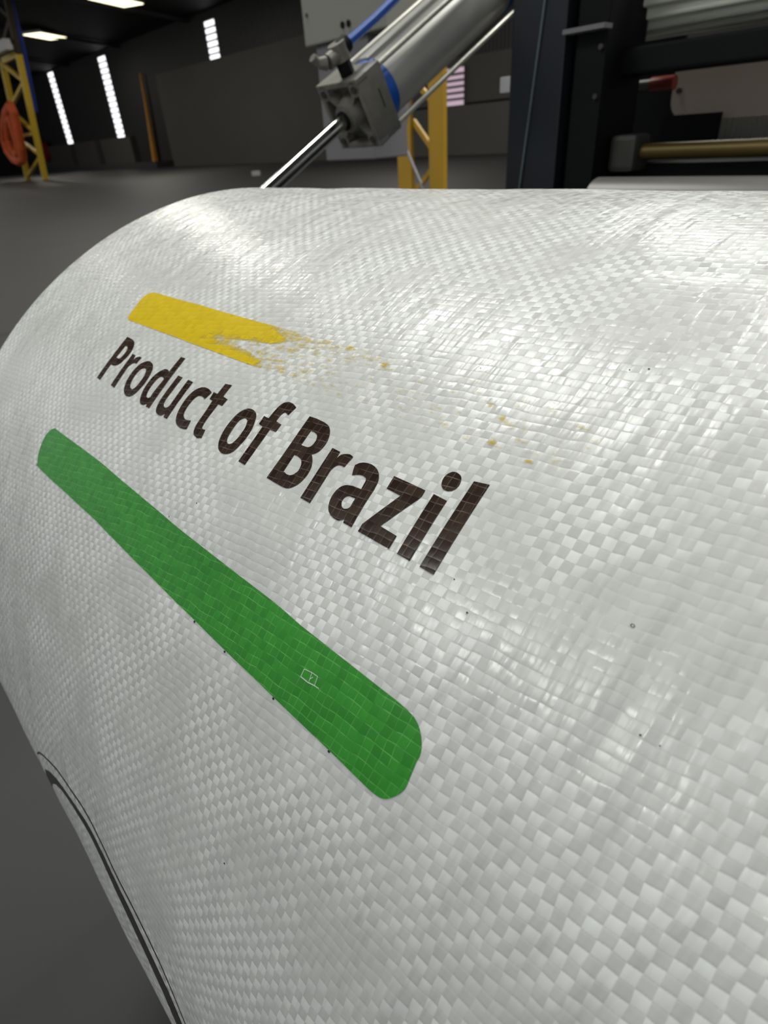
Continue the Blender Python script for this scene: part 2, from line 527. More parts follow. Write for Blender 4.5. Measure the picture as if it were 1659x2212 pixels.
plain_box('wall_partition', (-66.3, -34.5, 32.5, 33.0, 0, 7.65), M['panel'])
plain_box('wall_lower', (-34.5, 20, 32.3, 33.0, 0, 2.5), M['panel_l'])
plain_box('wall_upper', (-34.5, 20, 32.55, 33.0, 2.62, 4.8), M['panel'])
for i, (a, b_) in enumerate(((-107, -95.3), (-93.4, -86.0), (-84.2, -75.4))):
    plain_box('wall_low_%d' % (i+1), (a, b_, 32.4, 33.0, 0.5, 3.05), M['lowwall'])
# sloping roof with beams
bm = bmesh.new()
vs = [bm.verts.new(c) for c in ((-125, 33.3, 10.9), (20, 33.3, 10.9), (20, -12, 15.5), (-125, -12, 15.5), (-125, 33.3, 11.2), (20, 33.3, 11.2), (20, -12, 15.8), (-125, -12, 15.8))]
for f_ in ((0, 1, 2, 3), (7, 6, 5, 4), (0, 4, 5, 1), (1, 5, 6, 2), (2, 6, 7, 3), (3, 7, 4, 0)):
    bm.faces.new([vs[i] for i in f_])
tag(link('ceiling', bm, M['roof']), kind='structure')
for k in range(7):
    bm = bmesh.new()
    x = -104+k*15
    bar(bm, (x, 33.0, 10.7), (x, -10, 15.1), 0.25, 0.4, Vector((1, 0, 0)))
    tag(link('trim_%d' % (k+2), bm, M['beam']), kind='structure')

# ceiling lights of the hall
def light_fixture(c, lab, L_=3.0, ang=0.35, wd=0.85):
    t = empty('ceiling_light', c, (0, 0, ang), lab, 'light', None)
    b1 = bmesh.new()
    bxx(b1, -L_/2-.08, L_/2+.08, -wd/2-.08, wd/2+.08, 0.03, 0.22)
    bxx(b1, -0.06, 0.06, -0.06, 0.06, 0.22, 1.2)
    link('lamp_housing', b1, M['lampbody'], t)
    b2 = bmesh.new()
    bxx(b2, -L_/2, L_/2, -wd/2, wd/2, -0.03, 0.03, bev=0.02)
    link('lamp_diffuser', b2, M['lampglow'], t)
    return t
CL = [((-73.6, 25.9, 11.25), 'warm glowing oblong ceiling light just right of the yellow crane leg', 3.7, 2.17, 1.9),
      ((-56.8, 26.0, 11.25), 'large warm ceiling light cut by the top edge of the photo', 4.0, 2.05, 1.9),
      ((-90.4, 26.3, 11.25), 'small warm ceiling light glimpsed behind the yellow crane leg', 1.4, 2.17, 1.2)]
for c, lab, l_, an, wd_ in CL:
    light_fixture(c, lab, l_, an, wd_)

# ------------------------------------------------------------------ far gantry crane leg and what hangs there
def PT(x, z, y=17.0): return Vector((x, y, z))
cr = empty('gantry_crane_leg', (-59.5, 17, 0), None, 'inclined yellow lattice crane leg at the far left of the hall', 'crane leg')
def lc(v): return v-Vector((-59.5, 17, 0))
def lerp(a, b, t): return a+(b-a)*t
LA, LB = PT(-61.9, 0.0), PT(-57.3, 0.0)
TA, TB = PT(-58.5, 7.6), PT(-54.4, 7.6)
UA, UB = PT(-56.9, 11.2), PT(-52.9, 11.2)
for a, b_, c_ in ((LA, TA, UA), (LB, TB, UB)):
    bm = bmesh.new()
    bar(bm, lc(a), lc(b_), 0.36, 0.36)
    lg = link('leg', bm, M['yfar'], cr)
    bm = bmesh.new()
    bar(bm, lc(b_), lc(c_), 0.36, 0.36)
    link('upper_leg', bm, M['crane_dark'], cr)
zig = [(1, 0.0), (0, 0.17), (1, 0.36), (0, 0.40)]
for (s0_, t0, s1_, t1) in ((0, 0.03, 1, 0.20), (1, 0.22, 0, 0.37), (0, 0.60, 1, 0.40), (0, 0.66, 1, 0.80), (1, 0.80, 0, 0.98), (0, 1.0, 1, 1.0), (0, 0.40, 1, 0.40)):
    bm = bmesh.new()
    p0 = lerp((LA, LB)[s0_], (TA, TB)[s0_], t0)
    p1 = lerp((LA, LB)[s1_], (TA, TB)[s1_], t1)
    w_ = 0.34 if t0 == t1 == 1.0 else 0.19
    bar(bm, lc(p0), lc(p1), w_, 0.24)
    link('lattice_brace', bm, M['yfar'], cr)
for (s0_, t0, s1_, t1) in ((0, 0.1, 1, 0.5), (1, 0.5, 0, 0.95)):
    bm = bmesh.new()
    bar(bm, lc(lerp((TA, TB)[s0_], (UA, UB)[s0_], t0)), lc(lerp((TA, TB)[s1_], (UA, UB)[s1_], t1)), 0.24, 0.24)
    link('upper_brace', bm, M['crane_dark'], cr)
bm = bmesh.new()
tube(bm, [PT(-53.9, 11.4, 17.5), PT(-54.21, 10.4, 17.5), PT(-54.72, 8.3, 17.5), PT(-55.4, 6.5, 17.5), PT(-56.3, 4.4, 17.5)], 0.2, 8)
tag(link('blue_conduit', bm, M['dblue']), 'blue conduit running down the right side of the yellow crane leg', 'conduit')
bm = bmesh.new()
SL = [(-57.0, 4.85), (-58.9, 4.5), (-61.0, 3.7), (-62.2, 2.9), (-62.3, 2.1), (-61.3, 1.5), (-60.0, 1.3), (-58.5, 1.5), (-57.8, 2.2), (-57.2, 3.4), (-56.8, 4.4), (-57.0, 4.85)]
for k, yy in ((1.0, 16.2), (0.45, 16.0)):
    tube(bm, [PT(-58.6+(x+58.6)*k*0.9, 3.6+(z-3.6)*(0.4+0.6*k)-0.5*(1-k), yy) for x, z in SL], 0.3 if k == 1 else 0.2, 8)
tag(link('lifting_sling', bm, M['orange']), 'orange looped lifting sling hanging beside the yellow crane leg', 'sling')
plain = bmesh.new()
bxx(plain, -56.7, -53.9, 16.1, 16.6, 7.72, 8.35, bev=0.08)
bxx(plain, -55.4, -55.0, 16.6, 17.0, 7.9, 8.2)
tag(link('junction_box', plain, M['white']), 'pale grey box on the yellow crane leg, at the left edge', 'box')
hr = empty('hose_reel', (-104.6, 32.38, 2.5), None, 'dark red round hose reel on the low far wall', 'hose reel')
bm = bmesh.new(); cyl(bm, (0, 0, 0), (0, -0.5, 0), 1.25, 28); link('reel_drum', bm, M['redfar'], hr, True)
bm = bmesh.new(); cyl(bm, (0, -.5, 0), (0, -0.62, 0), 0.35, 16); link('hub', bm, M['blackmetal'], hr, True)
bm = bmesh.new()
tube(bm, [(-69.6, 32.6, 8.1), (-69.9, 32.6, 5.5), (-70.3, 32.6, 3.0), (-70.7, 32.6, 0.55)], lambda t: 0.10+0.22*t, 8)
tag(link('orange_pipe', bm, M['opole']), 'thin orange upright pipe on the dark far wall, left of the partition', 'pipe')
bm = bmesh.new()
bxx(bm, -27.75, -27.45, 17.4, 17.7, 0.0, 0.2, bev=0.02)
tag(link('paper_scrap', bm, M['white']), 'tiny white scrap lying on the grey floor left of the chrome rod', 'scrap')

# ------------------------------------------------------------------ yellow lattice mast
ms = empty('lattice_mast', (-3.78, 4.0, 0), None, 'yellow lattice mast standing behind the silver pneumatic cylinder', 'mast')
for (x0, x1, y0, y1) in ((-4.10, -3.94, 4.0, 4.04), (-3.74, -3.58, 4.0, 4.04)):
    bm = bmesh.new(); bxx(bm, x0+3.78, x1+3.78, y0-4, y1-4, 0, 3.6, bev=0.006); link('leg', bm, M['ypaint'], ms)
for (xa, za, xb, zb) in ((-3.95, 1.22, -3.70, 0.98), (-3.70, 0.92, -3.95, 0.72), (-3.95, .66, -3.7, .42), (-3.7, 1.30, -3.95, 1.5), (-3.95, 1.56, -3.7, 1.8), (-3.7, 1.86, -3.95, 2.1), (-3.7, .36, -3.95, .12), (-3.95, 2.2, -3.7, 2.4)):
    bm = bmesh.new(); bar(bm, (xa+3.78, 0.05, za), (xb+3.78, 0.05, zb), 0.035, 0.03); link('brace', bm, M['ypaint'], ms)
bm = bmesh.new(); bxx(bm, -0.42, 0.26, -0.1, 0.16, 0, 0.03); link('base_plate', bm, M['ypaint'], ms)
bm = bmesh.new()
tube(bm, [(-3.82, 3.88, 1.35), (-3.86, 3.86, 1.15), (-3.84, 3.86, 1.02), (-3.78, 3.86, 0.92), (-3.70, 3.86, 0.80), (-3.66, 3.86, 0.6), (-3.66, 3.86, 0.1), (-3.6, 3.86, 0.012), (-3.3, 3.86, 0.012)], 0.011, 8)
tag(link('air_hose', bm, M['cab2']), 'thin grey hose drooping in front of the yellow mast', 'hose')

# ------------------------------------------------------------------ hanging control cabinet
cb = empty('control_cabinet', (-2.8, 2.4, 1.025), None, 'pale grey control cabinet with a narrower blue-grey lower box', 'cabinet')
bm = bmesh.new(); bxx(bm, -0.315, 0.30, 0, 0.3, 0.515, 1.4, bev=0.008); link('body', bm, M['cab'], cb)
bm = bmesh.new(); bxx(bm, -0.265, 0.14, 0.03, 0.28, 0.0, 0.515, bev=0.006); link('lower_box', bm, M['cab2'], cb)
for (x, z, r_) in ((0.0, 0.565, 0.014), (0.045, 0.565, 0.014)):
    bm = bmesh.new(); cyl(bm, (x, -0.006, z), (x, 0.002, z), r_, 16); link('lock', bm, M['blackmetal'], cb)
bm = bmesh.new(); cyl(bm, (-0.275, -0.004, 0.64), (-0.275, 0.002, 0.64), 0.009, 12); link('screw', bm, M['alu_dark'], cb)
bm = bmesh.new(); bar(bm, (0.2, 0.15, 1.35), (0.2, 0.15, 1.6), 0.08); bar(bm, (0.2, 0.15, 1.6), (1.72, -0.85, 1.6), 0.08, upv=Vector((0, 0, 1))); link('support_arm', bm, M['navy'], cb)

# ------------------------------------------------------------------ winding machine behind the roll
wm = empty('winding_machine', (0, 1.5, 0), None, 'dark navy winding machine with steel rollers behind the white roll', 'machine')
def wpart(name, mat, fn, smooth=False):
    bm = bmesh.new(); fn(bm)
    bmesh.ops.translate(bm, vec=(0, -1.5, 0), verts=bm.verts)
    return link(name, bm, M[mat], wm, smooth)
wpart('side_plate', 'navy', lambda b: bxx(b, -1.118, -0.966, 1.5, 1.62, 0.0, 2.75, bev=0.004))
sp = wpart('highlight_strip', 'navy_highlight', lambda b: bar(b, (-1.010, 1.497, 1.50), (-1.077, 1.497, 0.90), 0.004, 0.006))  # thin pale bar standing in for a diagonal highlight on the plate
wpart('side_plate', 'blackmetal', lambda b: bxx(b, -0.950, -0.872, 1.52, 1.70, 0.0, 1.95, bev=0.004))
wpart('interior_shade_plate', 'blackmetal', lambda b: bxx(b, -0.95, 0.75, 2.06, 2.10, 0.0, 1.04))  # dark sheet standing in for the shaded inside of the machine
wpart('side_plate', 'navy', lambda b: bxx(b, 0.66, 0.75, 1.5, 2.1, 0.0, 1.95, bev=0.004))
wpart('base_beam', 'navy', lambda b: bxx(b, -1.1, 0.75, 0.95, 2.1, 0.0, 0.12, bev=0.004))
wpart('cross_beam', 'blackmetal', lambda b: bxx(b, -0.90, 0.68, 1.60, 1.70, 1.203, 1.256, bev=0.006))
wpart('gap_shade_panel', 'blackmetal', lambda b: bxx(b, -1.16, -0.932, 2.04, 2.055, 0.9, 1.6))  # black sheet added to darken the gap between plate and beam
def flt(t): return 1+0.045*math.cos(t*28)
wpart('fluted_drum', 'flute', lambda b: cyl(b, (-0.945, 1.78, 1.425), (0.66, 1.78, 1.425), 0.140, 408, rf=flt), True)
wpart('drum_flange', 'blackmetal', lambda b: cyl(b, (-0.975, 1.78, 1.425), (-0.945, 1.78, 1.425), 0.155, 40), True)
def brk(b):
    bxx(b, -0.966, -0.862, 1.485, 1.52, 1.287, 1.296)
wpart('bracket', 'cab2', brk)
# beige guard panel with a rounded lower corner
def guard(b):
    pts = [(-0.925, 1.222), (0.62, 1.222), (0.62, 1.103)]
    for k in range(9):
        a = math.pi/2*k/8
        pts.append((-0.925+0.055*(1-math.sin(a)), 1.103+0.055*(1-math.cos(a))))
    f1 = [b.verts.new((x, 2.0, z)) for x, z in pts]
    f2 = [b.verts.new((x, 2.03, z)) for x, z in pts]
    b.faces.new(f1); b.faces.new(f2[::-1])
    for i in range(len(pts)):
        j = (i+1) % len(pts)
        b.faces.new((f1[i], f2[i], f2[j], f1[j]))
gp = wpart('guard_panel', 'beige', guard)
bm = bmesh.new(); cyl(bm, (-0.905, 0.493, 1.175), (-0.905, 0.502, 1.175), 0.007, 14); link('screw', bm, M['alu_dark'], gp)
wpart('corrugated_cover', 'corr', lambda b: bxx(b, -0.9, 0.62, 2.10, 2.12, 1.0, 1.16))
wpart('dark_plate', 'blackmetal', lambda b: bxx(b, -0.93, -0.775, 1.98, 2.0, 0.9, 1.118))
wpart('brass_roller', 'brass', lambda b: cyl(b, (-0.80, 1.62, 1.0465), (0.66, 1.62, 1.0465), 0.0172, 32), True)
wpart('bearing_block', 'alu_dark', lambda b: (bxx(b, -0.868, -0.80, 1.58, 1.66, 1.005, 1.085, bev=0.012)))
wpart('tension_beam', 'blackmetal', lambda b: bxx(b, -0.86, 0.66, 1.66, 1.8, 0.86, 1.02, bev=0.004))
wpart('steel_roller', 'steel', lambda b: cyl(b, (-0.70, 1.25, 0.9600), (0.62, 1.25, 0.9600), 0.060, 48), True)
wpart('roller_journal', 'alu_dark', lambda b: cyl(b, (-0.96, 1.25, 0.9600), (-0.70, 1.25, 0.9600), 0.022, 24), True)
wpart('roller_arm', 'navy', lambda b: bxx(b, -0.96, -0.93, 1.18, 1.52, 0.84, 0.975, bev=0.005))
wpart('red_knob', 'red', lambda b: cyl(b, (-0.940, 1.90, 1.192), (-0.876, 1.90, 1.192), 0.017, 20), True)
wpart('knob_collar', 'steel', lambda b: cyl(b, (-0.975, 1.90, 1.194), (-0.940, 1.90, 1.194), 0.012, 20), True)
for (x, z) in ((-0.852, 1.257), (-0.853, 1.165)):
    wpart('bolt', 'alu_dark', lambda b: cyl(b, (x-.03, 1.512, z), (x-.03, 1.52, z), 0.0055, 12), True)
wpart('terminal_box', 'white', lambda b: bxx(b, -1.150, -1.118, 1.50, 1.53, 1.192, 1.226, bev=0.003))
for yy in (0.170, 0.684):
    wpart('support_drum', 'steel', lambda b: cyl(b, (-0.66, yy, 0.148), (0.62, yy, 0.148), 0.085, 40), True)
wpart('support_plate', 'navy', lambda b: bxx(b, -0.70, -0.66, 0.06, 1.1, 0.0, 0.2, bev=0.004))
wpart('support_plate', 'navy', lambda b: bxx(b, 0.62, 0.66, 0.06, 1.1, 0.0, 0.2, bev=0.004))

# ------------------------------------------------------------------ pneumatic cylinder
AL = 0.4796
CC = Vector((-1.2743, 1.0889, 1.1600))
ee = Vector((0, math.cos(AL), math.sin(AL)))
xx_ = Vector((1, 0, 0))
yy_ = ee.cross(xx_)           # points away from "up"
mat = Matrix((xx_, yy_, ee)).transposed().to_4x4()
mat.translation = CC
pc = empty('pneumatic_cylinder', CC, None, 'silver tie-rod pneumatic cylinder with a chrome piston rod and blue seal ring', 'pneumatic cylinder')
pc.matrix_world = mat
WW, LL = 0.145, 0.081
h = WW/2
def ppart(name, matn, fn, smooth=False, parent=None):
    bm = bmesh.new(); fn(bm)
    return link(name, bm, M[matn], parent or pc, smooth)
def cap(b):
    bxx(b, -h, h, -h, h, 0.030, LL, bev=0.004)
    t = 0.012
    for (x0, x1, y0, y1) in ((-h, h, -h, -h+t), (-h, h, h-t, h), (-h, -h+t, -h+t, h-t), (h-t, h, -h+t, h-t)):
        bxx(b, x0, x1, y0, y1, 0.0, 0.034, bev=0.002)
    for sx in (-1, 1):
        for sy in (-1, 1):
            cyl(b, (sx*(h-.019), sy*(h-.019), 0.0), (sx*(h-.019), sy*(h-.019), 0.034), 0.016, 20)
            bar(b, (sx*0.02, sy*0.02, 0.016), (sx*(h-.02), sy*(h-.02), 0.016), 0.010, 0.030, Vector((0, 0, 1)))
fc = ppart('front_cap', 'alu_cast', cap, True)
ppart('slot', 'alu_dark', lambda b: bxx(b, h-0.001, h+0.0006, -0.028, 0.012, 0.050, 0.054), parent=fc)
for sx in (-1, 1):
    for sy in (-1, 1):
        ppart('bolt', 'alu_dark', lambda b: cyl(b, (sx*(h-.019), sy*(h-.019), -0.004), (sx*(h-.019), sy*(h-.019), 0.002), 0.008, 6), parent=fc)
ppart('boss', 'alu_cast', lambda b: (cyl(b, (0, 0, -0.012), (0, 0, 0.034), 0.030, 36, r2=0.044), cyl(b, (0, 0, -0.016), (0, 0, -0.010), 0.023, 36)), True)
ppart('rod_seal', 'blackmetal', lambda b: cyl(b, (0, 0, -0.021), (0, 0, -0.014), 0.0205, 32), True)
ppart('piston_rod', 'chrome', lambda b: cyl(b, (0, 0, -0.62), (0, 0, 0.0), 0.0158, 40), True)
ppart('rod_clevis', 'alu_cast', lambda b: (bxx(b, -0.03, 0.03, -0.03, 0.03, -0.70, -0.61, bev=0.005)))
ppart('tube', 'alu', lambda b: cyl(b, (0, 0, LL), (0, 0, 0.60), 0.0655, 64), True)
ppart('seal_ring', 'blue', lambda b: cyl(b, (0, 0, LL-0.001), (0, 0, LL+0.029), 0.0690, 64), True)
ppart('rear_cap', 'alu_cast', lambda b: bxx(b, -h, h, -h, h, 0.60, 0.68, bev=0.004))
ppart('seal_ring', 'blue', lambda b: cyl(b, (0, 0, 0.585), (0, 0, 0.601), 0.0675, 64), True)
for sx in (-1, 1):
    for sy in (-1, 1):
        ppart('tie_rod', 'cream', lambda b: cyl(b, (sx*(h-.010), sy*(h-.010), LL-0.002), (sx*(h-.010), sy*(h-.010), 0.602), 0.0062, 14), True)
# extruded sensor rail along the top of the tube
ppart('sensor_rail', 'alu', lambda b: bxx(b, -0.016, 0.016, -0.0735, -0.058, LL+0.02, 0.60, bev=0.003))
def mount(b):
    bxx(b, -0.03, 0.165, -0.03, 0.03, 0.68, 0.74, bev=0.004)
ppart('rear_bracket', 'navy', mount)
# air fitting and hose (the hose is a thing of its own)
fit = empty('elbow_fitting', CC, None, 'dark brass elbow air fitting with silencer on top of the cylinder cap', 'fitting')
P0 = Vector((0.012, -h, 0.030))
fit.matrix_world = mat @ Matrix.Translation(P0+Vector((0.008, 0, 0.002))) @ Matrix.Scale(1.3, 4) @ Matrix.Translation(-P0)
def fbody(b):
    cyl(b, (0.008, -h-0.024, 0.030), (0.008, -h+0.001, 0.030), 0.013, 6)
ppart('threaded_base', 'blackmetal', fbody, True, fit)
ppart('elbow_body', 'alu_cast', lambda b: (cyl(b, (0.008, -h-0.048, 0.030), (0.008, -h-0.022, 0.030), 0.0155, 24), cyl(b, (0.008, -h-0.034, 0.000), (0.008, -h-0.034, 0.034), 0.012, 20)), True, fit)
ppart('silencer', 'alu_cast', lambda b: (cyl(b, (0.006, -h-0.034, -0.002), (0.000, -h-0.040, -0.014), 0.011, 20, r2=0.008), cyl(b, (0.000, -h-0.040, -0.014), (0.000, -h-0.052, -0.020), 0.007, 16)), True, fit)
ppart('push_collar', 'blackmetal', lambda b: cyl(b, (0.008, -h-0.036, 0.034), (0.008, -h-0.038, 0.052), 0.0135, 24), True, fit)
bm = bmesh.new()
tube(bm, [(-1.2595, 1.088, 1.2955), (-1.262, 1.12, 1.311), (-1.268, 1.18, 1.341), (-1.275, 1.257, 1.382), (-1.28, 1.34, 1.435), (-1.27, 1.5, 1.53), (-1.2, 1.62, 1.62), (-1.10, 1.66, 1.66)], 0.0095, 14)
tag(link('air_hose', bm, M['blue'], None, True), 'blue air hose rising from the fitting beside the silver cylinder', 'hose')
# ------------------------------------------------------------------ the fabric roll
R = 0.45
YC, ZC = 0.4270, 0.62
XL, XR = -0.7393, 0.60
def g_skew(u):
    return 0.15*u + 0.006*math.sin((u+0.42)*math.pi*2/0.62)
def disp(u, s):
    d = 0.0
    e = math.exp(-((u-XL)/0.16)**2)
    d += 0.0009*e*noise.noise(Vector((u*70, s*3.0, 1.3)))
    d += 0.0012*noise.noise(Vector((u*9+3, s*7, 0.2)))
    d += 0.0005*noise.noise(Vector((u*24+s*10, s*9-u*6, 4.2)))
    # ring-like dent under the lettering
    q = math.hypot((u+0.27)/0.11, (s-0.365)/0.07)
    d += 0.0006*math.sin(q*7.0)*math.exp(-q*q*0.8)
    # soft crease lines near the crest
    c_ = (s-0.575-0.05*(u+0.15))/0.006
    d -= 0.0008*math.exp(-c_*c_)*math.exp(-((u+0.10)/0.14)**2)
    if u < XL+0.012:
        t = (XL+0.012-u)/0.012
        d -= 0.004*t*t
    return d
def surf(u, s, off=0.0):
    r = R+disp(u, s)+off
    a = s/R
    return Vector((u, YC-r*math.cos(a), ZC+r*math.sin(a)))
roll = empty('fabric_roll', (XL, YC, ZC-R), None, 'large roll of white woven fabric printed with lettering and colour bars', 'fabric roll')
RO_ = Vector((XL, YC, ZC-R))
def uvl(bm):
    return bm.loops.layers.uv.new('fabric')
bm = bmesh.new()
L = uvl(bm)
us = []
u = XL
while u < XR:
    us.append(u)
    u += 0.004 if u < 0.12 else 0.02
us.append(XR)
ss = []
s = -0.10
while s < 0.80:
    ss.append(s); s += 0.004
s0 = ss[-1]
CIR = 2*math.pi*R
m_ = 60
ss += [s0+(CIR-0.10-s0)*k/m_ for k in range(1, m_)]
grid = [[bm.verts.new(surf(u, s)-RO_) for s in ss] for u in us]
for i in range(len(us)-1):
    for j in range(len(ss)):
        k = (j+1) % len(ss)
        f = bm.faces.new((grid[i][j], grid[i+1][j], grid[i+1][k], grid[i][k]))
        sj, sk = ss[j], ss[k] if k else CIR-0.10
        for lp, (uu, sv) in zip(f.loops, ((us[i], sj), (us[i+1], sj), (us[i+1], sk), (us[i], sk))):
            lp[L].uv = (uu+0.88, sv-g_skew(uu)+0.44)
        f.smooth = True
me = bpy.data.meshes.new('fabric_wrap')
bm.to_mesh(me); bm.free()
me.materials.append(M['fabric'])
wrap = bpy.data.objects.new('fabric_wrap', me)
COL.objects.link(wrap); wrap.parent = roll
# wound ends and core
for x0, x1 in ((XL+0.0, XL+0.01), (XR-0.01, XR)):
    bm = bmesh.new()
    cyl(bm, (x0-RO_.x, YC-RO_.y, ZC-RO_.z), (x1-RO_.x, YC-RO_.y, ZC-RO_.z), R-0.005, 96)
    link('wound_edge', bm, M['wound'], roll)
bm = bmesh.new()
cyl(bm, (-0.03, 0, R), (XR-XL+0.03, 0, R), 0.055, 40)
link('core_tube', bm, M['cardboard'], roll, True)
sh = bmesh.new()
cyl(sh, (-1.30, YC, ZC), (XL-0.031, YC, ZC), 0.022, 28)
cyl(sh, (-1.30, YC, ZC), (-1.25, YC, ZC), 0.05, 28)
cyl(sh, (-1.274, 0.455, 0.60), (-1.274, 0.462, 0.795), 0.020, 20)
tag(link('winding_shaft', sh, M['steel'], None, True), 'steel shaft stub at the far end of the white roll', 'shaft')

def print_part(name, loops, mat, off=0.00018, maxlen=0.005, label=None, attr=None):
    """printed area: outline in fabric millimetres, laid on the curved surface"""
    pts3 = [[Vector((x/1000, s/1000, 0)) for x, s in lp] for lp in loops]
    tris = tessellate_polygon(pts3)
    flat = [p for lp in pts3 for p in lp]
    bm = bmesh.new()
    vs = [bm.verts.new(p) for p in flat]
    for t in tris:
        try:
            bm.faces.new([vs[i] for i in t])
        except ValueError:
            pass
    for _ in range(7):
        ed = [e for e in bm.edges if e.calc_length() > maxlen]
        if not ed: break
        bmesh.ops.subdivide_edges(bm, edges=ed, cuts=1)
        bmesh.ops.triangulate(bm, faces=[f for f in bm.faces if len(f.verts) > 3])
    lay = bm.loops.layers.uv.new('fabric')
    al = bm.verts.layers.float.new('ink') if attr else None
    for f in bm.faces:
        f.smooth = True
        for lp in f.loops:
            c = lp.vert.co
            lp[lay].uv = (c.x+0.88, c.y-g_skew(c.x)+0.44)
    for v in bm.verts:
        if attr: v[al] = attr(v.co.x, v.co.y)
        v.co = surf(v.co.x, v.co.y, off)-RO_
    ar = sum(f.normal.dot(Vector((0, f.calc_center_median().y, f.calc_center_median().z-R))) for f in bm.faces)
    bm.normal_update()
    for f in bm.faces:
        c = f.calc_center_median()
        if f.normal.dot(Vector((0, c.y, c.z-R))) < 0:
            f.normal_flip()
    me = bpy.data.meshes.new(name)
    bm.to_mesh(me); bm.free()
    me.materials.append(mat)
    o = bpy.data.objects.new(name, me)
    COL.objects.link(o); o.parent = roll
    if label: o['label'] = label
    return o
